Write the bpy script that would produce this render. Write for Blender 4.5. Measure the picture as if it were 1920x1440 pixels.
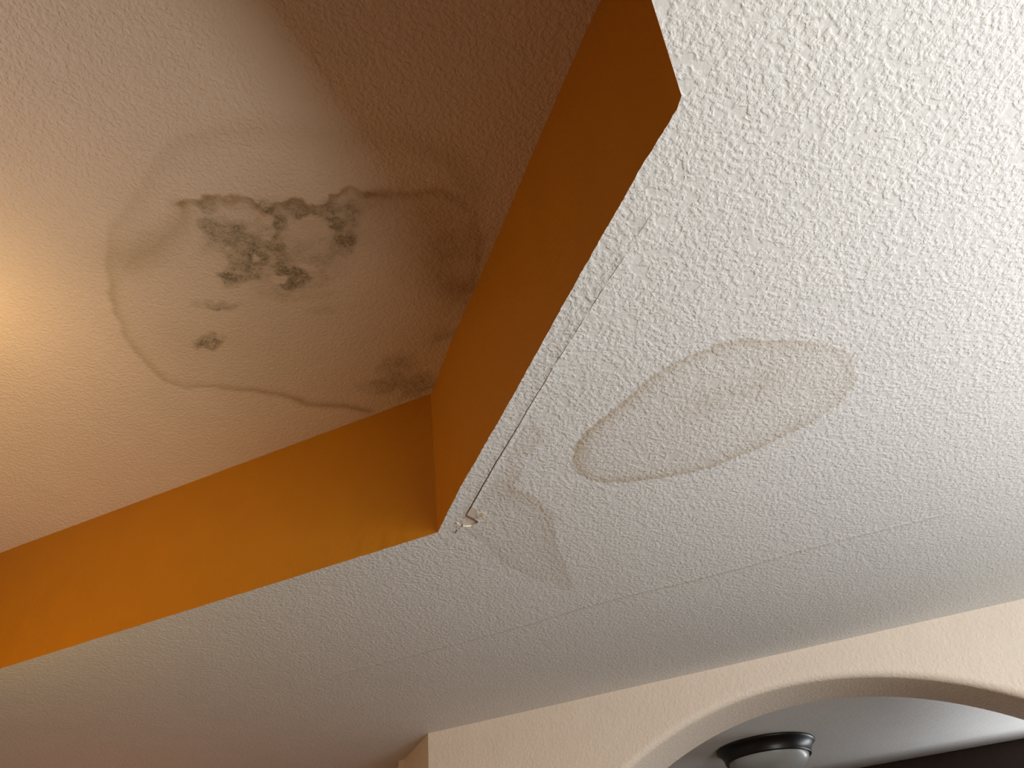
import bpy, bmesh, math, random
import numpy as np
from mathutils import Matrix, Vector
from mathutils.geometry import delaunay_2d_cdt

random.seed(7)
rng = np.random.default_rng(11)
for o in list(bpy.data.objects):
    bpy.data.objects.remove(o, do_unlink=True)
scene = bpy.context.scene
C = scene.collection

# ------------------------------------------------------------------ camera
EYE = 1.60                       # camera height above the floor
FPX = 1420.85                    # focal length in pixels of the 1920 frame
B = np.array([[0.90325472, -0.32592593, -0.27911144],
              [0.42077377, 0.54519668, 0.72505863],
              [-0.08414478, -0.7723554, 0.62959255]])   # camera (x right, y down, z forward) -> world
cam_d = bpy.data.cameras.new('camera')
cam_d.sensor_fit = 'HORIZONTAL'
cam_d.sensor_width = 36.0
cam_d.lens = FPX / 1920 * 36.0
cam_d.clip_start = 0.02
cam = bpy.data.objects.new('camera', cam_d)
C.objects.link(cam)
R = np.stack([B[:, 0], -B[:, 1], -B[:, 2]], axis=1)
M = Matrix([list(R[0]) + [0], list(R[1]) + [0], list(R[2]) + [EYE], [0, 0, 0, 1]])
cam.matrix_world = M
scene.camera = cam

# ------------------------------------------------------------------ world, light, exposure
w = bpy.data.worlds.new('world')
scene.world = w
w.use_nodes = True
w.node_tree.nodes['Background'].inputs[0].default_value = (0.75, 0.85, 1.0, 1)
w.node_tree.nodes['Background'].inputs[1].default_value = 0.3


def area(name, loc, target, sx, sy, watts, col):
    d = bpy.data.lights.new(name, 'AREA')
    d.shape = 'RECTANGLE'
    d.size, d.size_y = sx, sy
    d.energy = watts
    d.color = col
    o = bpy.data.objects.new(name, d)
    C.objects.link(o)
    o.location = loc
    v = Vector(target) - Vector(loc)
    o.rotation_euler = v.to_track_quat('-Z', 'Y').to_euler()
    return o


# daylight through the window in the right wall: the bright lower sash, then the two casements
area('daylight_sill', (2.06, 0.2, 1.23), (0.05, 0.2, 2.6), 2.4, 0.30, 45, (0.97, 1.0, 0.82))
area('daylight_casement', (2.06, 1.0, 1.75), (-1.0, 1.0, 1.7), 1.4, 0.70, 54, (0.96, 0.92, 1.0))
area('daylight_casement', (2.06, 2.3, 1.75), (-1.0, 2.3, 1.7), 1.1, 0.70, 12, (0.75, 0.95, 1.0))
# daylight in the room beyond the arch, through the window under the dark valance
area('daylight_beyond', (1.60, 6.13, 2.04), (1.2, 5.2, 2.6), 2.2, 0.28, 31, (0.95, 0.98, 1.0))


def bulb(name, loc, watts, col):
    d = bpy.data.lights.new(name, 'POINT')
    d.energy = watts
    d.color = col
    d.shadow_soft_size = 0.09
    o = bpy.data.objects.new(name, d)
    C.objects.link(o)
    o.location = loc


# warm bulb of a lamp hanging in the tray, then two added warm fills, all left of the frame
bulb('warm_bulb_and_fill', (-1.75, 0.62, 2.75), 3.3, (1.0, 0.68, 0.24))
bulb('warm_bulb_and_fill', (-2.40, 0.80, 2.10), 12.5, (1.0, 0.60, 0.10))  # unseen fill, added to warm the left end of the arched wall
bulb('passage_fill', (-3.30, 2.70, 1.55), 4.2, (1.0, 0.25, 0.04))  # fill added on the passage side to redden the diagonal wall

vs = scene.view_settings
vs.view_transform = 'Standard'
vs.look = 'None'
vs.gamma = 1.0
vs.use_curve_mapping = False
vs.exposure = 0.0

# ------------------------------------------------------------------ helpers
HL = 1.0                 # lower ceiling above the eye
HU = 1.478               # tray ceiling above the eye
ZL, ZU = EYE + HL, EYE + HU


def at(px, py, h):
    """the point at height h above the eye that the photograph shows at pixel px, py"""
    r = B @ np.array([px - 960.0, py - 720.0, FPX])
    r = r * h / r[2]
    return float(r[0]), float(r[1])


def ats(pts, h):
    return [at(x, y, h) for x, y in pts]


def mesh_obj(name, verts, faces, mat, parent=None, kind=None, smooth=False, label=None):
    me = bpy.data.meshes.new(name)
    me.from_pydata([tuple(map(float, v)) for v in verts], [], [tuple(f) for f in faces])
    me.update()
    if smooth:
        me.polygons.foreach_set('use_smooth', [True] * len(me.polygons))
    if mat is not None:
        me.materials.append(mat)
    o = bpy.data.objects.new(name, me)
    C.objects.link(o)
    if parent is not None:
        o.parent = parent
    if kind:
        o['kind'] = kind
    if label:
        o['label'] = label
    return o


def boxes(name, bxs, mat, parent=None, kind=None):
    v, f = [], []
    for (x0, y0, z0, x1, y1, z1) in bxs:
        b = len(v)
        v += [(x0, y0, z0), (x1, y0, z0), (x1, y1, z0), (x0, y1, z0), (x0, y0, z1), (x1, y0, z1), (x1, y1, z1), (x0, y1, z1)]
        f += [tuple(b + i for i in q) for q in ((0, 3, 2, 1), (4, 5, 6, 7), (0, 1, 5, 4), (1, 2, 6, 5), (2, 3, 7, 6), (3, 0, 4, 7))]
    return mesh_obj(name, v, f, mat, parent, kind)


def lathe(name, prof, mat, parent, n=64, smooth=True):
    v, f = [], []
    for (r, z) in prof:
        for i in range(n):
            a = 2 * math.pi * i / n
            v.append((r * math.cos(a), r * math.sin(a), z))
    for k in range(len(prof) - 1):
        for i in range(n):
            j = (i + 1) % n
            f.append((k * n + i, k * n + j, (k + 1) * n + j, (k + 1) * n + i))
    return mesh_obj(name, v, f, mat, parent, smooth=smooth)


def inside(P, poly):
    poly = np.asarray(poly, float)
    x, y = P[:, 0], P[:, 1]
    c = np.zeros(len(P), bool)
    n = len(poly)
    for i in range(n):
        x0, y0 = poly[i]
        x1, y1 = poly[(i + 1) % n]
        if y0 == y1:
            continue
        k = (y0 > y) != (y1 > y)
        c ^= k & (x < (x1 - x0) * (y - y0) / (y1 - y0) + x0)
    return c


def pdist(P, pts, closed=False):
    """distance to a polyline and the fraction along it of the nearest point"""
    pts = np.asarray(pts, float)
    n = len(pts)
    best = np.full(len(P), 1e9)
    tt = np.zeros(len(P))
    m = n if closed else n - 1
    for i in range(m):
        a, b = pts[i], pts[(i + 1) % n]
        d = b - a
        t = np.clip(((P - a) @ d) / max(d @ d, 1e-12), 0, 1)
        q = np.hypot(*(P - a - t[:, None] * d).T)
        k = q < best
        best[k] = q[k]
        tt[k] = (i + t[k]) / m
    return best, tt


_T = rng.random((256, 256))


def vnoise(P, s):
    X = P * s
    i = np.floor(X).astype(int)
    f = X - i
    f = f * f * (3 - 2 * f)
    a = _T[i[:, 0] % 256, i[:, 1] % 256]
    b = _T[(i[:, 0] + 1) % 256, i[:, 1] % 256]
    c = _T[i[:, 0] % 256, (i[:, 1] + 1) % 256]
    d = _T[(i[:, 0] + 1) % 256, (i[:, 1] + 1) % 256]
    return (a * (1 - f[:, 0]) + b * f[:, 0]) * (1 - f[:, 1]) + (c * (1 - f[:, 0]) + d * f[:, 0]) * f[:, 1]


def fbm(P, s, o=4):
    r, a, t = np.zeros(len(P)), 1.0, 0.0
    for k in range(o):
        r += a * vnoise(P + 3.7 * k, s * 2 ** k)
        t += a
        a *= 0.55
    return r / t


def warp(P, s, amp):
    return P + amp * np.stack([fbm(P + 11.3, s) - 0.5, fbm(P - 5.1, s) - 0.5], 1) * 2


def sm(x, a, b):
    t = np.clip((x - a) / (b - a), 0, 1)
    return t * t * (3 - 2 * t)


# ------------------------------------------------------------------ materials
def nt(name, rough=0.6):
    m = bpy.data.materials.new(name)
    m.use_nodes = True
    t = m.node_tree
    p = t.nodes['Principled BSDF']
    p.inputs['Roughness'].default_value = rough
    p.inputs['Specular IOR Level'].default_value = 0.3
    return m, t, p


def N(t, typ, **kw):
    n = t.nodes.new(typ)
    for k, v in kw.items():
        setattr(n, k, v)
    return n


def math_n(t, op, a, b=None, c=None, clamp=False):
    n = N(t, 'ShaderNodeMath', operation=op, use_clamp=clamp)
    for i, v in enumerate((a, b, c)):
        if v is None:
            continue
        if isinstance(v, (int, float)):
            n.inputs[i].default_value = v
        else:
            t.links.new(v, n.inputs[i])
    return n.outputs[0]


def noise(t, vec, scale, detail=3, rough=0.55, dist=0.0):
    n = N(t, 'ShaderNodeTexNoise')
    n.inputs['Scale'].default_value = scale
    n.inputs['Detail'].default_value = detail
    n.inputs['Roughness'].default_value = rough
    n.inputs['Distortion'].default_value = dist
    t.links.new(vec, n.inputs['Vector'])
    return n.outputs['Fac']


def ramp(t, v, a, b, lo=0.0, hi=1.0):
    n = N(t, 'ShaderNodeMapRange', interpolation_type='SMOOTHSTEP')
    t.links.new(v, n.inputs['Value'])
    for k, x in (('From Min', a), ('From Max', b), ('To Min', lo), ('To Max', hi)):
        n.inputs[k].default_value = x
    return n.outputs['Result']


def mixc(t, fac, a, b):
    n = N(t, 'ShaderNodeMix', data_type='RGBA')
    for v, i in ((fac, 0), (a, 6), (b, 7)):
        if isinstance(v, (int, float)):
            n.inputs[i].default_value = v
        elif isinstance(v, tuple):
            n.inputs[i].default_value = (*v, 1)
        else:
            t.links.new(v, n.inputs[i])
    return n.outputs[2]


def plaster(name, col, bump=0.0022, scale=70, flat=0.5, fine=0.35, rough=0.6, stains=False, var=0.04, detail=2.0):
    """painted drywall with a sprayed and knocked-down texture"""
    m, t, p = nt(name, rough)
    pos = N(t, 'ShaderNodeNewGeometry').outputs['Position']
    big = noise(t, pos, 9, 2)
    n1 = noise(t, pos, scale, detail, 0.5, 0.25)
    plate = ramp(t, n1, 0.5 - 0.20, 0.5 + 0.18)
    n2 = noise(t, pos, scale * 2.3, 2, 0.5, 0.3)
    fl = ramp(t, noise(t, pos, scale * 0.42, 1), 0.54, 0.66)         # flattened patches
    h = math_n(t, 'ADD', math_n(t, 'MULTIPLY', plate, 0.65), math_n(t, 'MULTIPLY', n2, fine))
    amp = math_n(t, 'SUBTRACT', 1.0, math_n(t, 'MULTIPLY', fl, flat))
    h = math_n(t, 'MULTIPLY', h, amp)
    bp = N(t, 'ShaderNodeBump')
    bp.inputs['Strength'].default_value = 1.0
    bp.inputs['Distance'].default_value = bump
    t.links.new(h, bp.inputs['Height'])
    t.links.new(bp.outputs[0], p.inputs['Normal'])
    c0 = mixc(t, math_n(t, 'MULTIPLY', big, 1.0), tuple(x * (1 - var) for x in col), tuple(min(1, x * (1 + var)) for x in col))
    if stains:
        sa = N(t, 'ShaderNodeAttribute', attribute_name='stain').outputs['Fac']
        ma = N(t, 'ShaderNodeAttribute', attribute_name='mould').outputs['Fac']
        br = N(t, 'ShaderNodeAttribute', attribute_name='brown').outputs['Fac']
        sp = noise(t, pos, 150, 4, 0.7)
        sp2 = noise(t, pos, 420, 2, 0.6)
        blot = noise(t, pos, 38, 4, 0.65)
        s = math_n(t, 'MULTIPLY', sa, ramp(t, sp, 0.25, 0.6, 0.78, 1.05), clamp=True)
        c0 = mixc(t, s, c0, STAIN)
        b_ = math_n(t, 'MULTIPLY', br, ramp(t, blot, 0.3, 0.65, 0.75, 1.05), clamp=True)
        c0 = mixc(t, b_, c0, BROWN)
        # mould: a thin grey-brown film, and dark fine specks crowding where the colony is thick
        film = math_n(t, 'MULTIPLY', ramp(t, ma, 0.03, 0.75), ramp(t, blot, 0.25, 0.60, 0.45, 1.0))
        c0 = mixc(t, math_n(t, 'MULTIPLY', film, 0.66), c0, FILM)
        g = math_n(t, 'ADD', math_n(t, 'MULTIPLY', sp, 0.6), math_n(t, 'MULTIPLY', sp2, 0.55))
        g = math_n(t, 'ADD', g, math_n(t, 'MULTIPLY', blot, 0.45))
        g = math_n(t, 'ADD', g, math_n(t, 'MULTIPLY', ma, 0.34))
        gm = math_n(t, 'MULTIPLY', ramp(t, g, 0.98, 1.20), ramp(t, ma, 0.08, 0.45))
        c0 = mixc(t, math_n(t, 'MULTIPLY', gm, 0.68), c0, MOULD)
    t.links.new(c0, p.inputs['Base Color'])
    return m


STAIN = (0.44, 0.335, 0.22)
BROWN = (0.33, 0.19, 0.08)
MOULD = (0.105, 0.085, 0.055)
FILM = (0.30, 0.235, 0.155)
WHITE = (0.69, 0.68, 0.67)
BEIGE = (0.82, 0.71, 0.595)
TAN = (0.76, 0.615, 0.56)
ORANGE = (0.54, 0.212, 0.006)

m_ceil = plaster('textured_ceiling_paint', WHITE, bump=0.00145, scale=102, stains=True, flat=0.75)
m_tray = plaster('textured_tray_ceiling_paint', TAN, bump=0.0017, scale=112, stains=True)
m_wall = plaster('textured_beige_wall_paint', BEIGE, bump=0.0011, scale=85)
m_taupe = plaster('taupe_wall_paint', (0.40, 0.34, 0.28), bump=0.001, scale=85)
m_far = plaster('smooth_white_ceiling_paint', (0.78, 0.765, 0.75), bump=0.0006, scale=40)
m_orange = plaster('orange_wall_paint', ORANGE, bump=0.0005, scale=70, rough=0.5, var=0.06)
m_floor = plaster('brown_floor', (0.15, 0.085, 0.045), bump=0.0004, scale=30)


def plain(name, col, rough=0.5, metal=0.0, spots=0.08, scale=60):
    m, t, p = nt(name, rough)
    pos = N(t, 'ShaderNodeNewGeometry').outputs['Position']
    n = noise(t, pos, scale, 3)
    c = mixc(t, n, tuple(x * (1 - spots) for x in col), tuple(min(1, x * (1 + spots)) for x in col))
    t.links.new(c, p.inputs['Base Color'])
    p.inputs['Metallic'].default_value = metal
    return m


m_paper = plain('torn_paper', (0.86, 0.80, 0.66), 0.8, spots=0.12, scale=400)
m_gyp = plain('bare_gypsum', (0.66, 0.585, 0.51), 0.9, spots=0.15, scale=300)
m_core = plain('brown_paper_edge', (0.34, 0.21, 0.13), 0.9)
m_core2 = plain('broken_gypsum_edge', (0.44, 0.36, 0.29), 0.9)
m_bronze = plain('dark_bronze', (0.007, 0.005, 0.006), 0.36, 0.15)
m_bronze.node_tree.nodes['Principled BSDF'].inputs['Specular IOR Level'].default_value = 0.5
m_glass = plain('frosted_alabaster_glass', (0.40, 0.41, 0.40), 0.3, spots=0.16, scale=14)
m_glass.node_tree.nodes['Principled BSDF'].inputs['Subsurface Weight'].default_value = 0.3
m_glass.node_tree.nodes['Principled BSDF'].inputs['Subsurface Radius'].default_value = (0.03, 0.03, 0.03)
m_wood = plain('dark_brown_wood', (0.045, 0.026, 0.019), 0.4, spots=0.3, scale=25)
m_black = plain('black_speck', (0.01, 0.008, 0.006), 0.6)


# ------------------------------------------------------------------ flat ceiling sheets with cut-outs
def sheet(name, outer, holes, z, mat, extra_pts, masks, dz=None):
    """a ceiling sheet facing down: Delaunay mesh of its outline, cut-outs and inner points"""
    co, ed = [], []

    def loop(poly):
        b = len(co)
        n = len(poly)
        co.extend([Vector((float(p[0]), float(p[1]))) for p in poly])
        ed.extend([(b + i, b + (i + 1) % n) for i in range(n)])
    loop(outer)
    for h in holes:
        loop(h)
    E = np.asarray(extra_pts, float)
    keep = inside(E, outer)
    for h in holes:
        d, _ = pdist(E, h, True)
        keep &= ~inside(E, h) & (d > 0.0012)
    co.extend([Vector((float(a), float(b))) for a, b in E[keep]])
    v, e, f, *_ = delaunay_2d_cdt(co, ed, [], 0, 1e-6)
    V = np.array([(p[0], p[1]) for p in v])
    F = np.array([tuple(q) for q in f])
    cen = V[F].mean(1)
    k = inside(cen, outer)
    for h in holes:
        k &= ~inside(cen, h)
    F = F[k]
    a, b, c = V[F[:, 0]], V[F[:, 1]], V[F[:, 2]]
    cr = (b[:, 0] - a[:, 0]) * (c[:, 1] - a[:, 1]) - (b[:, 1] - a[:, 1]) * (c[:, 0] - a[:, 0])
    F[cr > 0] = F[cr > 0][:, ::-1]                       # normals down
    Z = np.full(len(V), z)
    if dz is not None:
        Z = Z + dz(V)
    me = bpy.data.meshes.new(name)
    me.vertices.add(len(V))
    me.vertices.foreach_set('co', np.column_stack([V, Z]).ravel())
    me.loops.add(F.size)
    me.loops.foreach_set('vertex_index', F.ravel().astype(np.int32))
    me.polygons.add(len(F))
    me.polygons.foreach_set('loop_start', np.arange(0, F.size, 3, dtype=np.int32))
    me.polygons.foreach_set('loop_total', np.full(len(F), 3, dtype=np.int32))
    me.update(calc_edges=True)
    me.polygons.foreach_set('use_smooth', [True] * len(F))
    for nm, fn in masks.items():
        at_ = me.attributes.new(nm, 'FLOAT', 'POINT')
        at_.data.foreach_set('value', np.clip(fn(V), 0, 1.2).astype(np.float32))
    me.materials.append(mat)
    o = bpy.data.objects.new(name, me)
    C.objects.link(o)
    o['kind'] = 'structure'
    return o


def grid(x0, x1, y0, y1, s):
    X, Y = np.meshgrid(np.arange(x0, x1, s), np.arange(y0, y1, s))
    X = X + (np.arange(X.shape[0]) % 2)[:, None] * s * 0.5
    P = np.column_stack([X.ravel(), Y.ravel()])
    return P + (rng.random(P.shape) - 0.5) * s * 0.12


# the rim of the tray as it shows in the lower ceiling
RIM_CORNER = [(-0.886, 1.624), (-0.848, 1.583), (-0.728, 1.455), (-0.617, 1.346), (-0.462, 1.192), (-0.291, 1.018), (-0.184, 0.911), (-0.04, 0.768), (0.041, 0.693), (0.052, 0.676)]
X_R, Y_B, X_L = 0.053, -1.55, -4.10
TOP_CORNER = [(x - 0.004, y - 0.011) for x, y in RIM_CORNER]
TOP_CORNER[0] = (-0.893, 1.614)
TOP_CORNER[-1] = (0.079, 0.650)


def pair_dense(low_p, top_p, step):
    """both edges of a tray wall cut into the same number of short steps"""
    a_, b_ = [low_p[0]], [top_p[0]]
    for i in range(len(low_p) - 1):
        (x0, y0), (x1, y1) = low_p[i], low_p[i + 1]
        (u0, v0), (u1, v1) = top_p[i], top_p[i + 1]
        n = max(1, int(math.hypot(x1 - x0, y1 - y0) / step))
        for k in range(1, n + 1):
            t = k / n
            a_.append((x0 + (x1 - x0) * t, y0 + (y1 - y0) * t))
            b_.append((u0 + (u1 - u0) * t, v0 + (v1 - v0) * t))
    return a_, b_


def waver(p, amp):
    """the paint line along the texture: a small sideways waver of the inner points"""
    q = [p[0]]
    w1 = 0.0
    for i in range(1, len(p) - 1):
        dx, dy = p[i + 1][0] - p[i - 1][0], p[i + 1][1] - p[i - 1][1]
        l = math.hypot(dx, dy)
        w1 = 0.55 * w1 + random.gauss(0, amp)
        q.append((p[i][0] - dy / l * w1, p[i][1] + dx / l * w1))
    return q + [p[-1]]


LOW_C, TOP_C = pair_dense(RIM_CORNER, TOP_CORNER, 0.006)
LOW_F, TOP_F = pair_dense([(X_L + 0.94, 1.630), RIM_CORNER[0]], [(X_L + 0.94, 1.616), TOP_CORNER[0]], 0.007)
LOW_CW, TOP_CW = waver(LOW_C, 0.0004), waver(TOP_C, 0.0004)
LOW_FW, TOP_FW = waver(LOW_F, 0.0005), waver(TOP_F, 0.0005)
RIM_CORNER = LOW_CW
RIM = RIM_CORNER + [(X_R, Y_B + 0.94), (X_R - 0.94, Y_B), (X_L + 0.94, Y_B), (X_L, Y_B + 0.94), (X_L, 0.69)] + LOW_FW[:-1]
# the same outline where the tray walls meet the tray ceiling
TOP = TOP_CW + [(X_R + 0.026, Y_B + 0.94), (X_R - 0.94, Y_B), (X_L + 0.94, Y_B), (X_L, Y_B + 0.94), (X_L, 0.69)] + TOP_FW[:-1]

# crack and chipped hole, in the lower ceiling
crackline = [(873.5, 965), (886, 944), (897, 925), (905, 910), (917, 890), (930, 866), (943, 846), (957, 822), (972, 798), (987, 771), (1001, 748), (1015, 726), (1028, 704), (1036, 689)]
nl = len(crackline)
left, right = [], []
for i, (x, y) in enumerate(crackline):
    w_ = 1.15 * (1 - 0.62 * i / (nl - 1)) * (1 + 0.25 * (random.random() - 0.5))
    left.append((x - 0.87 * w_, y - 0.5 * w_))
    right.append((x + 0.87 * w_, y + 0.5 * w_))


def c8(x, y):                     # the close crop around the hole
    return 840 + x / 19.2, 940 + y / 19.2


hole_edge = [c8(*q) for q in ((690, 495), (800, 560), (910, 615), (1000, 662), (1066, 692), (1076, 755), (1030, 790), (960, 812), (860, 838), (760, 852), (640, 862), (540, 864), (478, 900), (440, 880), (405, 850), (425, 770), (405, 705), (440, 685), (500, 690), (545, 648), (590, 590), (622, 520))]
HOLE = ats(right[1:][::-1] + hole_edge + left, HL)
HAIR = []
for (x0, y0), (x1, y1), hw in (((1038, 686), (1066, 643), 0.42), ((1069, 638), (1098, 592), 0.36), ((1104, 583), (1135, 534), 0.36), ((1139, 528), (1172, 478), 0.32), ((1196, 440), (1214, 412), 0.30)):
    a, b = [], []
    for k in range(7):
        u = k / 6
        jx = (random.random() - 0.5) * 1.2
        x, y = x0 + (x1 - x0) * u + jx, y0 + (y1 - y0) * u
        ww = hw * (0.35 + math.sin(math.pi * u))
        a.append((x - 0.87 * ww, y - 0.5 * ww))
        b.append((x + 0.87 * ww, y + 0.5 * ww))
    HAIR.append(ats(a + b[::-1], HL))

# ---- stain shapes on the lower ceiling
OVAL = ats([(1020 + x * 0.3542, 580 + y * 0.3542) for x, y in ((155, 790), (175, 860), (240, 900), (340, 915), (450, 912), (600, 893), (760, 868), (900, 830), (1050, 772), (1150, 730), (1290, 660), (1440, 590), (1560, 495), (1635, 390), (1640, 280), (1570, 205), (1400, 172), (1200, 163), (1050, 160), (920, 180), (830, 228), (740, 262), (680, 292), (560, 362), (470, 440), (330, 560), (230, 650), (170, 720))], HL)
OVAL_DARK = ats([(1300, 770), (1330, 745), (1400, 735), (1450, 705)], HL)
PLUME = ats([(780 + x * 0.2639, 760 + y * 0.2639) for x, y in ((640, 420), (790, 340), (860, 290), (905, 240), (890, 190), (840, 60), (780, 130), (600, 440), (430, 700), (330, 900), (440, 930), (490, 1000), (560, 1060), (640, 1120), (740, 1180), (880, 1250), (1000, 1300), (1120, 1330), (1110, 1270), (1080, 1180), (1040, 1090), (1000, 1000), (985, 900), (970, 800), (940, 740), (880, 680), (800, 630), (720, 600), (700, 550), (755, 490), (720, 420))], HL)
PLUME_EDGE = ats([(780 + x * 0.2639, 760 + y * 0.2639) for x, y in ((720, 600), (800, 630), (880, 680), (940, 740), (970, 800), (985, 900), (1000, 1000), (1040, 1090), (1080, 1180), (1120, 1290))], HL)
PLUME_EDGE2 = ats([(780 + x * 0.2639, 760 + y * 0.2639) for x, y in ((370, 915), (440, 930), (490, 1000), (560, 1060), (640, 1120), (740, 1180), (860, 1250))], HL)
PLUME_EDGE3 = ats([(780 + x * 0.2639, 760 + y * 0.2639) for x, y in ((840, 150), (895, 190), (905, 240), (860, 290), (790, 345), (720, 410), (755, 490), (705, 545))], HL)
SEAM = ats([(640, 1262), (780, 1227), (905, 1194), (1000, 1168), (1100, 1138), (1200, 1111), (1300, 1088), (1400, 1062), (1500, 1033), (1600, 1006), (1700, 982), (1790, 960)], HL)


def low_stain(P):
    W = warp(P, 30, 0.006)
    ins = inside(W, OVAL)
    d, t = pdist(W, OVAL, True)
    fade = np.clip(1 - sm(W[:, 0], 0.05, 0.30) * 0.45, 0, 1)
    ring = np.where(ins, np.exp(-(d / 0.018) ** 1.2), np.exp(-(d / 0.004) ** 2))
    left_ = 1 - sm(W[:, 0], -0.42, 0.1) * 0.55
    s = ring * 0.50 * left_ * fade * (0.65 + 0.7 * fbm(P, 10)) + ins * (0.13 + 0.16 * np.exp(-d / 0.035)) * fade * (0.7 + 0.6 * fbm(P, 14))
    d2, _ = pdist(W, OVAL_DARK)
    s += ins * 0.16 * np.exp(-(d2 / 0.045) ** 2) * (0.5 + fbm(P, 25))
    W2 = warp(P, 45, 0.010)
    ip = inside(W2, PLUME)
    dp, _ = pdist(W2, PLUME, True)
    e1, t1 = pdist(W2, PLUME_EDGE)
    e2, t2 = pdist(W2, PLUME_EDGE2)
    e3, t3 = pdist(W2, PLUME_EDGE3)
    s += ip * sm(dp, 0, 0.006) * 0.13
    s += np.where(ip, np.exp(-(e1 / 0.040)), np.exp(-(e1 / 0.003) ** 2)) * (0.48 - 0.28 * t1)
    s += np.where(ip, np.exp(-(e2 / 0.012)), np.exp(-(e2 / 0.003) ** 2)) * 0.30
    s += np.where(ip, np.exp(-(e3 / 0.012)), np.exp(-(e3 / 0.003) ** 2)) * 0.28
    ds, ts = pdist(W, SEAM)
    s += np.exp(-(ds / 0.006) ** 2) * 0.40 * (0.35 + 0.65 * np.sin(np.pi * np.clip(ts, 0, 1)) ** 0.6) * (0.6 + 0.7 * fbm(P, 12))
    # faint grey mark above the oval, right of it
    return s


def low_brown(P):
    out = np.zeros(len(P))
    for h in HAIR + [HOLE]:
        d, _ = pdist(P, h, True)
        out = np.maximum(out, (0.40 if h is HOLE else 0.18) * np.exp(-(d / 0.0011) ** 2))
    return out


def low_mould(P):
    return np.zeros(len(P))


def low_dz(V):
    ds, ts = pdist(V, SEAM)
    z = -0.0016 * np.exp(-(ds / 0.010) ** 2)
    for h in [HOLE] + HAIR:
        d, _ = pdist(V, h, True)
        z -= 0.0009 * np.exp(-(d / 0.006) ** 2) * (0.5 + vnoise(V, 90))
    return z


oval = np.array(OVAL)
plume = np.array(PLUME)
pts = [grid(oval[:, 0].min() - .04, oval[:, 0].max() + .04, oval[:, 1].min() - .04, oval[:, 1].max() + .04, 0.0042),
       grid(plume[:, 0].min() - .05, plume[:, 0].max() + .04, plume[:, 1].min() - .05, plume[:, 1].max() + .04, 0.0038)]
sa_ = np.array(SEAM)
for off in np.linspace(-0.028, 0.028, 15):
    xs = np.arange(sa_[0, 0], sa_[-1, 0], 0.012)
    pts.append(np.column_stack([xs + rng.random(len(xs)) * 0.002, np.interp(xs, sa_[:, 0], sa_[:, 1]) + off]))
hk = np.array(HOLE)
pts.append(grid(-0.83, -0.70, 1.56, 1.66, 0.0018))
cl = np.array(ats(crackline + [(1104, 583), (1228, 386)], HL))
for off in (-0.009, -0.0055, -0.003, 0.003, 0.0055, 0.009):
    u = np.linspace(0, 1, 240)
    xs = np.interp(u * (len(cl) - 1), np.arange(len(cl)), cl[:, 0]) + off * 0.7
    ys = np.interp(u * (len(cl) - 1), np.arange(len(cl)), cl[:, 1]) + off * 0.7
    pts.append(np.column_stack([xs, ys]))
pts.append(grid(-2.6, 0.9, 0.3, 3.4, 0.11))
low = sheet('ceiling', [(-5.5, -4.0), (2.2, -4.0), (2.2, 3.45), (-1.75, 3.45), (-3.3, 5.0), (-5.5, 5.0)], [RIM, HOLE] + HAIR, ZL, m_ceil,
            np.vstack(pts), {'stain': low_stain, 'brown': low_brown, 'mould': low_mould}, low_dz)


# ---- crack walls, backing and torn pieces: parts of the ceiling
def well(name, poly, depth, mat, parent, z=ZL):
    v, f = [], []
    n = len(poly)
    for (x, y) in poly:
        v.append((x, y, z - 0.0008))
    for (x, y) in poly:
        v.append((x, y, z + depth))
    for i in range(n):
        j = (i + 1) % n
        f.append((i, j, n + j, n + i))
    me = mesh_obj(name, v, f, mat, parent)
    return me


def cap(name, poly, z, mat, parent):
    v = [(x, y, z) for x, y in poly]
    ar = sum(poly[i][0] * poly[(i + 1) % len(poly)][1] - poly[(i + 1) % len(poly)][0] * poly[i][1] for i in range(len(poly)))
    f = tuple(range(len(poly)))
    return mesh_obj(name, v, [f[::-1] if ar > 0 else f], mat, parent)


well('hole_edge', HOLE, 0.0042, m_core2, low)
cap('drywall_backing', HOLE, ZL + 0.0042, m_gyp, low)
for h in HAIR:
    well('crack_edge', h, 0.004, m_core, low)
    cap('crack_backing', h, ZL + 0.004, m_core, low)


def flake(name, pts8, mat, thick=0.0007, label=None):
    """a torn flake: rim points of the close crop, each with its drop below the ceiling in mm, gently crumpled"""
    P = []
    for (x, y, dmm) in pts8:
        px, py = c8(x, y)
        h = HL - dmm / 1000.0
        q = at(px, py, h)
        P.append((q[0], q[1], EYE + h))
    cx = [sum(p[i] for p in P) / len(P) for i in range(3)]
    n = len(P)
    mid = [tuple((P[i][k] * 0.5 + cx[k] * 0.5) + (0.0006 * (random.random() - 0.5) if k == 2 else 0) for k in range(3)) for i in range(n)]
    v = P + mid + [tuple(cx)]
    f = []
    for i in range(n):
        j = (i + 1) % n
        f += [(i, j, n + j, n + i), (n + i, n + j, 2 * n)]
    k = len(v)
    v += [(a, b, c + thick) for a, b, c in v]
    f += [tuple(k + q for q in reversed(g)) for g in f]
    for i in range(n):
        j = (i + 1) % n
        f.append((i, k + i, k + j, j))
    o = mesh_obj(name, v, f, mat, low, label=label)
    return o


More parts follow.
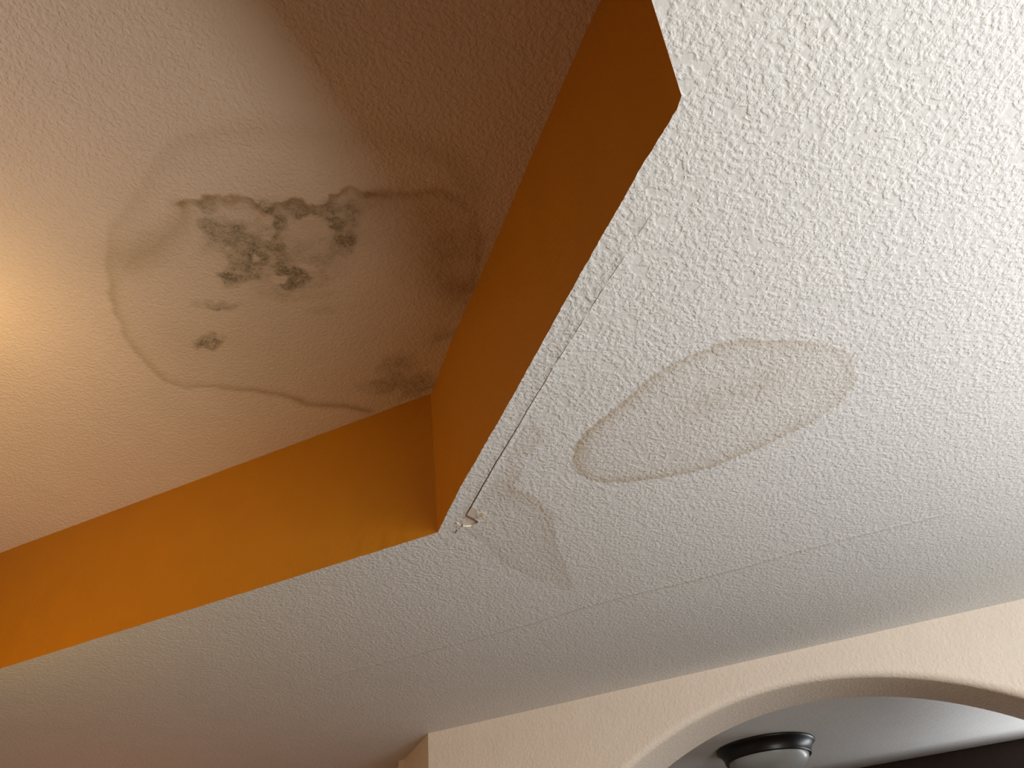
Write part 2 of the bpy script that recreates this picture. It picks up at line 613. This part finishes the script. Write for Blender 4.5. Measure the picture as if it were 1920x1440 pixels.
flake('torn_flap', ((680, 478, 1.2), (770, 330, 1.2), (868, 178, 1.0), (930, 222, 1.5), (1000, 262, 2.0), (1060, 335, 3.0), (1045, 372, 3), (1110, 420, 3.0), (1160, 445, 3.2), (1168, 560, 4.2), (1085, 565, 4.0), (1055, 655, 3.4), (960, 615, 2.4), (820, 555, 1.8)), m_gyp, label='grey torn drywall flap beside the crack')
flake('paper_flake', ((1150, 440, 3.0), (1230, 408, 4.5), (1310, 432, 6.0), (1392, 520, 8.0), (1320, 575, 8.5), (1238, 618, 8.0), (1165, 568, 5.0)), m_paper, label='cream torn paper corner')
flake('torn_edge', ((536, 872, 2.0), (640, 868, 2.2), (760, 866, 2.2), (838, 868, 1.6), (832, 902, 4.2), (740, 915, 5.0), (640, 918, 5.0), (545, 930, 4.0)), m_paper, label='cream curled strip along the hole')
flake('plaster_chip', ((300, 760, 2.0), (350, 762, 2.4), (395, 770, 2.6), (412, 820, 4.0), (380, 852, 4.5), (330, 800, 3.5)), m_paper, label='small white plaster chip')
flake('plaster_chip', ((330, 905, 1.5), (365, 930, 2.0), (380, 975, 3.0), (345, 970, 2.5)), m_gyp)
flake('plaster_chip', ((400, 985, 1.0), (430, 955, 2.0), (460, 985, 2.5), (430, 1005, 2.2)), m_gyp)
flake('plaster_chip', ((470, 745, -3), (520, 700, -3), (560, 640, -3.5), (625, 690, -4), (615, 770, -3.6), (540, 800, -3.2)), m_gyp)
tail = ats([c8(*q) for q in ((330, 1000), (312, 1050), (290, 1095), (250, 1122), (245, 1130), (262, 1135), (300, 1108), (325, 1058), (345, 1008))], HL)
mesh_obj('crack_edge', [(x, y, ZL - 0.0016) for x, y in tail] + [(x, y, ZL) for x, y in tail],
         [tuple(range(9))[::-1]] + [(i, (i + 1) % 9, 9 + (i + 1) % 9, 9 + i) for i in range(9)], m_core, low)

# ------------------------------------------------------------------ tray ceiling with the big stain
def cU(pts):
    return ats(pts, HU)


def c2(pts):                      # crop of the stain: 160 + x/2.4, 320 + y/2.4
    return ats([(160 + x / 2.4, 320 + y / 2.4) for x, y in pts], HU)


LOOP_L = cU([(470, 243), (430, 246), (360, 256), (312, 285), (272, 340), (238, 390), (207, 440), (198, 488), (207, 530), (217, 580), (233, 628), (258, 660), (284, 690), (308, 714), (345, 724), (393, 727), (464, 732), (527, 740), (577, 759), (652, 763), (692, 772)])
LOOP_T = cU([(470, 243), (560, 250), (640, 262), (740, 262), (800, 278), (850, 305), (890, 360)])
LOOP_R = cU([(690, 366), (725, 363), (800, 361), (830, 364), (862, 378), (888, 400), (896, 450), (894, 500), (884, 545)])
TIDE = c2([(415, 150), (440, 130), (510, 132), (540, 118), (590, 112), (640, 128), (700, 118), (745, 125), (770, 150), (800, 185), (825, 165), (860, 142), (900, 138), (930, 122), (975, 132), (1000, 150), (1050, 152), (1095, 152), (1108, 115), (1140, 98), (1170, 82), (1205, 70), (1240, 90), (1290, 104)])
TIDE_L = c2([(415, 150), (440, 180), (425, 230), (360, 290), (270, 360), (190, 405)])
BODY = LOOP_L + cU([(720, 775), (800, 735), (880, 550), (896, 450), (890, 370)]) + LOOP_T[::-1]
LOWER_BODY = TIDE_L[::-1] + TIDE + LOOP_R[1:] + cU([(880, 560), (805, 735), (690, 772)]) + LOOP_L[::-1][1:13]


def up_stain(P):
    W = warp(P, 22, 0.011)
    ib = inside(W, BODY)
    d, t = pdist(W, LOOP_L)
    s = np.zeros(len(P))
    wid = 0.017 + 0.022 * (1 - sm(t, 0.10, 0.42))
    s += np.where(ib, np.exp(-(d / wid) ** 1.5), np.exp(-(d / (0.35 * wid)) ** 2)) * (0.20 + 0.26 * sm(t, 0.2, 0.5)) * (0.7 + 0.6 * fbm(P, 9))
    s *= sm(t, -0.02, 0.12) * 0.8 + 0.2
    d, t = pdist(W, LOOP_T)
    s += np.exp(-(d / 0.035) ** 2) * (0.14 + 0.20 * sm(t, 0.4, 0.8))
    d, t = pdist(W, TIDE_L)
    s += np.exp(-(d / (0.018 + 0.03 * t)) ** 2) * 0.38
    il = inside(W, LOWER_BODY)
    s += il * 0.10
    # brown haze to the left of the mould
    c = np.array(cU([(255, 470)])[0])
    s += 0.14 * np.exp(-(np.hypot(*((P - c) / np.array([0.10, 0.06])).T)) ** 2)
    for (px, py, r, a) in ((430, 640, .10, .10), (330, 640, .07, .12), (470, 575, .07, .06)):
        c = np.array(at(px, py, HU))
        s += a * np.exp(-(np.hypot(*(P - c).T) / r) ** 2)
    return s


def up_brown(P):
    W = warp(P, 30, 0.012)
    W3 = warp(P, 42, 0.013)
    s = np.zeros(len(P))
    d, t = pdist(W3, TIDE)
    low_ = inside(W3, LOWER_BODY)
    s += np.where(low_, 0.55 * np.exp(-(d / 0.012) ** 2) + 0.22 * np.exp(-(d / 0.030) ** 2), 0.72 * np.exp(-(d / 0.004) ** 2)) * (0.65 + 0.6 * fbm(P, 30)) * (1 - 0.45 * sm(t, 0.80, 1.0))
    d, t = pdist(W, LOOP_R)
    s += np.exp(-(d / 0.012) ** 2) * 0.34 * (1 - 0.4 * t)
    d, t = pdist(W, LOOP_L)
    s += np.exp(-(d / 0.015) ** 2) * 0.30 * sm(t, 0.70, 0.88) * (0.6 + 0.8 * fbm(P, 8))
    for (px, py, rx, ry, a) in ((515, 455, 0.19, 0.10, 0.13), (455, 450, 0.10, 0.07, 0.08), (640, 450, 0.07, 0.09, 0.10)):
        c = np.array(at(px, py, HU))
        s += a * np.exp(-(((W - c) / np.array([rx, ry])) ** 2).sum(1)) * (0.4 + 1.1 * fbm(P, 30))
    R_ = inside(W, LOOP_R + cU([(860, 590), (835, 650), (800, 560), (790, 470), (720, 420)]))
    for (px, py, rx, ry, a) in ((840, 520, .10, .15, .34), (850, 440, .11, .10, .26), (760, 400, .13, .06, .22), (700, 375, .08, .03, .22), (865, 540, .05, .05, .28), (835, 630, .06, .02, .18), (860, 430, .05, .05, .10)):
        c = np.array(at(px, py, HU))
        s += a * np.exp(-(((W - c) / np.array([rx, ry])) ** 2).sum(1)) * (0.5 + fbm(P, 14))
    return s


BLOBS = [  # crop position, half sizes in crop pixels, turn, strength
    (560, 160, 55, 32, 0, .50), (540, 250, 38, 42, 20, .62), (600, 290, 75, 60, 25, .62), (680, 300, 95, 62, 15, .62), (740, 330, 65, 70, 20, .62), (640, 360, 55, 50, 40, .40),
    (760, 380, 75, 60, 0, .85), (700, 410, 60, 40, 0, .60), (665, 478, 60, 34, 0, .85), (740, 460, 45, 34, 0, .62), (860, 250, 34, 75, 8, .80), (850, 350, 60, 60, 0, .60),
    (880, 420, 70, 55, 0, .60), (930, 470, 80, 32, 12, .85), (935, 515, 50, 26, 0, .90), (890, 550, 110, 36, 8, .35), (1000, 420, 75, 55, -20, .38), (960, 350, 70, 45, 0, .35), (1080, 410, 60, 40, -30, .45),
    (1170, 300, 48, 45, 0, 1.0), (1130, 240, 45, 28, 0, .85), (1150, 350, 55, 35, -25, .52), (1010, 195, 90, 26, 14, .72), (930, 160, 55, 30, 0, .62), (870, 185, 60, 34, 0, .50), (810, 175, 45, 28, 0, .60), (1100, 170, 55, 40, 0, .60), (1200, 180, 45, 55, 0, .52), (1215, 235, 30, 30, 0, .45),
    (610, 610, 58, 24, 4, .62), (520, 610, 60, 14, 0, .30), (555, 765, 62, 30, -8, .82), (1400, 880, 85, 50, -15, .42), (1380, 950, 130, 40, -10, .48), (1500, 965, 90, 45, -18, .50), (1060, 630, 60, 22, 0, .26), (1060, 560, 80, 30, 0, .22), (540, 340, 40, 50, 30, .25),
    (1610, 735, 60, 24, -25, .30), (440, 430, 40, 30, 0, .12)]
PALE = [(700, 195, 105, 26, 4), (1000, 255, 100, 50, 0), (800, 215, 40, 25, 0), (760, 385, 24, 16, 0), (990, 435, 55, 16, 0), (830, 290, 25, 40, 0), (870, 495, 45, 18, 5), (600, 410, 40, 40, 0), (560, 430, 40, 40, 0)]


def up_mould(P):
    # back to crop pixels of the stain, where the colonies were measured
    Q = np.column_stack([P, np.full(len(P), HU)]) @ B
    px = 960 + FPX * Q[:, 0] / Q[:, 2]
    py = 720 + FPX * Q[:, 1] / Q[:, 2]
    X = np.column_stack([(px - 160) * 2.4, (py - 320) * 2.4])
    Wp = X + 34 * np.column_stack([fbm(P + 2.2, 30) - .5, fbm(P + 9.1, 30) - .5]) * 2
    g = np.zeros(len(P))

    def ell(cx, cy, rx, ry, a, grow=1.0):
        a = math.radians(a)
        d = Wp - np.array([cx, cy])
        rx, ry = rx * grow, ry * grow
        u = (d[:, 0] * math.cos(a) + d[:, 1] * math.sin(a)) / rx
        v = (-d[:, 0] * math.sin(a) + d[:, 1] * math.cos(a)) / ry
        return np.sqrt(u * u + v * v)
    for (cx, cy, rx, ry, a, s) in BLOBS:
        g = np.maximum(g, min(s, 0.78) * (1 - sm(ell(cx, cy, rx, ry, a, 1.3), 0.35, 1.45)))
    for (cx, cy, rx, ry, a, s) in ((860, 330, 370, 235, 8, .26), (700, 300, 190, 150, 25, .34), (930, 450, 190, 110, 0, .34), (1120, 250, 130, 130, 0, .30)):
        g = np.maximum(g, s * (1 - sm(ell(cx, cy, rx, ry, a), 0.75, 1.15)))
    for (cx, cy, rx, ry, a) in PALE:
        g *= 1 - 0.70 * (1 - sm(ell(cx, cy, rx, ry, a), 0.55, 1.15))
    return g * (0.80 + 0.5 * fbm(P, 40))


up_pts = [grid(-1.62, -0.02, 0.28, 1.66, 0.0052), grid(-1.25, -0.55, 0.78, 1.12, 0.0036), grid(-4.0, 0.0, -1.5, 1.6, 0.25)]
upc = sheet('tray_ceiling', TOP, [], ZU, m_tray, np.vstack(up_pts), {'stain': up_stain, 'brown': up_brown, 'mould': up_mould})


# tray walls: one strip for each straight run, finely divided so that the paint line wavers with the texture
def strip(name, low_p, top_p, mat, low_w=None, top_w=None):
    v, f = [], []
    n = len(low_p)
    rows = [0.0, 0.012, 0.2, 0.4, 0.6, 0.8, 0.988, 1.0]
    for u in rows:
        for i in range(n):
            a, b = low_p[i], top_p[i]
            x, y = a[0] + (b[0] - a[0]) * u, a[1] + (b[1] - a[1]) * u
            if u == 0.0 and low_w:
                x, y = low_w[i]
            if u == 1.0 and top_w:
                x, y = top_w[i]
            v.append((x, y, ZL - 0.0004 + (ZU - ZL + 0.0008) * u))
    for k in range(len(rows) - 1):
        for i in range(n - 1):
            f.append((k * n + i, k * n + i + 1, (k + 1) * n + i + 1, (k + 1) * n + i))
    return mesh_obj(name, v, f, mat, kind='structure', smooth=True)


k = len(RIM_CORNER)
strip('wall_tray_corner', LOW_C, TOP_C, m_orange, LOW_CW, TOP_CW)
for nm, i0 in (('wall_tray_right', k - 1), ('wall_tray_back_corner', k), ('wall_tray_back', k + 1), ('wall_tray_left_back', k + 2), ('wall_tray_left', k + 3), ('wall_tray_left_front', k + 4)):
    strip(nm, RIM[i0:i0 + 2], TOP[i0:i0 + 2], m_orange)
tw = strip('wall_tray_front', LOW_F, TOP_F, m_orange, LOW_FW, TOP_FW)
# the black speck on the front run of the tray wall
r = B @ np.array([429 - 960.0, 912 - 720.0, FPX])
q = r * 1.619 / r[1]
sv, sf = [], []
for i in range(8):
    a = 2 * math.pi * i / 8
    sv.append((q[0] + 0.0026 * math.cos(a), 1.6205, EYE + q[2] + 0.0022 * math.sin(a)))
for i in range(8):
    a = 2 * math.pi * i / 8
    sv.append((q[0] + 0.0015 * math.cos(a), 1.6170, EYE + q[2] + 0.0013 * math.sin(a)))
sf = [(i, (i + 1) % 8, 8 + (i + 1) % 8, 8 + i) for i in range(8)] + [tuple(range(8, 16))]
mesh_obj('nail_hole', sv, sf, m_black, tw, label='tiny black nail hole in the orange paint')

# ------------------------------------------------------------------ walls of the room
YF, TH = 3.288, 0.325             # face and thickness of the arched wall
XC = -1.872                       # its outer corner
AX, AZ, AR = -0.225, EYE + 0.876, 1.48   # arch crown and radius
HALF = 1.15


def arch_wall():
    pts = []
    n = 72
    a_max = math.asin(HALF / AR)
    spring = AZ - AR + AR * math.cos(a_max)
    pts.append((AX - HALF, 0.0, -1, 0))
    pts.append((AX - HALF, spring - 0.05, -1, 0))
    for i in range(n + 1):
        a = -a_max + 2 * a_max * i / n
        pts.append((AX + AR * math.sin(a), AZ - AR + AR * math.cos(a), math.sin(a), math.cos(a)))
    pts.append((AX + HALF, spring - 0.05, 1, 0))
    pts.append((AX + HALF, 0.0, 1, 0))
    rr, m = 0.030, 8
    v, f = [], []
    rings = []

    def ring(off, y):
        b = len(v)
        for (x, z, nx, nz) in pts:
            v.append((x + nx * off, y, z + nz * off))
        rings.append(b)
    # outline of the face: up the left edge, along the ceiling, down the right
    for y in (YF,):
        b = len(v)
        for (x, z, nx, nz) in pts:
            if nz == 0 and nx < 0:
                v.append((XC, y, 0.0 if z == 0 else z))
            elif nz == 0:
                v.append((3.2, y, 0.0 if z == 0 else z))
            else:
                u = (math.atan2(nx, nz) + a_max) / (2 * a_max)
                xx = x * 1.0
                v.append((xx + nx * 0.02, y, ZL))
        rings.append(b)
    for kk in range(m + 1):
        th = math.pi / 2 * kk / m
        ring(rr * (1 - math.sin(th)), YF + rr * (1 - math.cos(th)))
    for yy in (0.10, 0.18, 0.25):
        ring(0.0, YF + yy)
    for kk in range(m + 1):
        th = math.pi / 2 * kk / m
        ring(0.006 * (1 - math.cos(th)), YF + TH - 0.006 * (1 - math.sin(th)))
    b = len(v)
    for (x, z, nx, nz) in pts:
        if nz == 0:
            v.append((XC - 0.36 if nx < 0 else 3.2, YF + TH, z))
        else:
            v.append((x + nx * 0.02, YF + TH, ZL))
    rings.append(b)
    np_ = len(pts)
    for a, b in zip(rings[:-1], rings[1:]):
        for i in range(np_ - 1):
            f.append((a + i, b + i, b + i + 1, a + i + 1))
    # the upper corners left and right of the arch
    for (y, fl) in ((YF, 0), (YF + TH, 1)):
        base = rings[0] if fl == 0 else rings[-1]
        xl = XC if fl == 0 else XC - 0.36
        c = len(v)
        v.append((xl, y, ZL))
        v.append((3.2, y, ZL))
        q1 = (base + 1, base + 2, c)
        q2 = (base + np_ - 2, c + 1, base + np_ - 3)
        f.append(q1 if fl else q1[::-1])
        f.append(q2 if fl else q2[::-1])
    return v, f


v, f = arch_wall()
aw = mesh_obj('wall_front', v, f, m_wall, kind='structure')
bm = bmesh.new()
bm.from_mesh(aw.data)
bmesh.ops.recalc_face_normals(bm, faces=bm.faces)
bm.to_mesh(aw.data)
bm.free()
for p in aw.data.polygons:
    p.use_smooth = abs(p.normal.y) < 0.995
# diagonal return of that wall, going off into the passage
d_ = 1.45
vv = [(XC, YF), (XC - d_, YF + d_), (XC - d_ + 0.085, YF + d_ + 0.085), (XC + 0.17, YF + 0.17)]
v = [(x, y, 0) for x, y in vv] + [(x, y, ZL) for x, y in vv]
mesh_obj('wall_diagonal', v, [(0, 1, 5, 4), (1, 2, 6, 5), (2, 3, 7, 6)], m_wall, kind='structure')
boxes('wall_passage', [(-5.5, 4.73, 0, XC - d_ + 0.05, 4.85, ZL)], m_wall, kind='structure')
boxes('wall_left', [(-5.62, -4.12, 0, -5.5, 4.85, ZL)], m_wall, kind='structure')
# back wall with its window opening
boxes('wall_back', [(-5.62, -4.12, 0, 0.2, -4.0, ZL), (2.0, -4.12, 0, 2.24, -4.0, ZL), (0.2, -4.12, 0, 2.0, -4.0, 0.55), (0.2, -4.12, 2.05, 2.0, -4.0, ZL)], m_wall, kind='structure')
# right wall with the low glazed opening
boxes('wall_right', [(2.12, -4.12, 0, 2.24, -1.4, ZL), (2.12, 2.9, 0, 2.24, YF + 0.1, ZL), (2.12, -1.4, 2.15, 2.24, 2.9, ZL), (2.12, -1.4, 0, 2.24, 2.9, 0.95)], m_wall, kind='structure')
boxes('floor', [(-5.62, -4.12, -0.1, 3.32, 6.3, 0)], m_floor, kind='structure')
# room beyond the arch
fp = [(-1.75, 3.45), (3.2, 3.45), (3.2, 6.3), (-3.4, 6.3), (-3.4, 5.1)]
fc = mesh_obj('ceiling_beyond_arch', [(x, y, ZL) for x, y in fp] + [(x, y, ZL + 0.1) for x, y in fp],
              [(4, 3, 2, 1, 0), (5, 6, 7, 8, 9)] + [(i, (i + 1) % 5, 5 + (i + 1) % 5, 5 + i) for i in range(5)], m_far, kind='structure')
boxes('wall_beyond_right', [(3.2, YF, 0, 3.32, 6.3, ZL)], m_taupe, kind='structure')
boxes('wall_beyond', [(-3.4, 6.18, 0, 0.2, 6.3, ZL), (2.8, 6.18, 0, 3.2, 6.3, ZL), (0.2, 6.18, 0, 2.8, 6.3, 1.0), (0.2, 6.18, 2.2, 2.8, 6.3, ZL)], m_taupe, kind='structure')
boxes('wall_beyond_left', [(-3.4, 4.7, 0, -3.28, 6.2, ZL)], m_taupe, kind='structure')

# ------------------------------------------------------------------ things
# dark wood valance across the far wall
va = bpy.data.objects.new('wooden_valance', None)
C.objects.link(va)
va.location = (0.9, 6.07, ZL)
va['label'] = 'dark brown wooden valance board just under the ceiling beyond the arch'
va['category'] = 'valance'


def bev_box(name, x0, y0, z0, x1, y1, z1, mat, parent, b=0.004):
    bm = bmesh.new()
    r = bmesh.ops.create_cube(bm, size=1.0)
    for q in bm.verts:
        q.co = Vector((x0 if q.co.x < 0 else x1, y0 if q.co.y < 0 else y1, z0 if q.co.z < 0 else z1))
    bmesh.ops.bevel(bm, geom=bm.edges[:], offset=b, segments=2, affect='EDGES')
    me = bpy.data.meshes.new(name)
    bm.to_mesh(me)
    bm.free()
    me.materials.append(mat)
    o = bpy.data.objects.new(name, me)
    C.objects.link(o)
    o.parent = parent
    return o


bev_box('front_board', -2.2, -0.10, -0.25, 2.2, -0.075, -0.001, m_wood, va)
bev_box('end_board', -2.2, -0.073, -0.25, -2.175, 0.105, -0.001, m_wood, va)
bev_box('end_board', 2.175, -0.073, -0.25, 2.2, 0.105, -0.001, m_wood, va)

# flush ceiling light beyond the arch
cl_ = bpy.data.objects.new('flush_ceiling_light', None)
C.objects.link(cl_)
cl_.location = (-0.572, 4.83, ZL)
cl_['label'] = 'round flush ceiling light with dark bronze ring and frosted glass bowl beyond the arch'
cl_['category'] = 'ceiling light'
lathe('bronze_ring', [(0.262, 0.0), (0.272, -0.001), (0.277, -0.006), (0.275, -0.012), (0.268, -0.018), (0.258, -0.026), (0.250, -0.036), (0.243, -0.050), (0.239, -0.064), (0.239, -0.071), (0.235, -0.076), (0.229, -0.076), (0.222, -0.070), (0.218, -0.056)], m_bronze, cl_, 96)
prof = [(0.224, -0.058)]
for i in range(1, 17):
    a = math.pi / 2 * i / 16
    prof.append((0.223 * math.cos(a) + 0.0001, -0.064 - 0.105 * math.sin(a)))
lathe('glass_bowl', prof, m_glass, cl_, 96)
lathe('finial', [(0.0001, -0.158), (0.012, -0.160), (0.014, -0.168), (0.008, -0.176), (0.010, -0.182), (0.0001, -0.190)], m_bronze, cl_, 24)
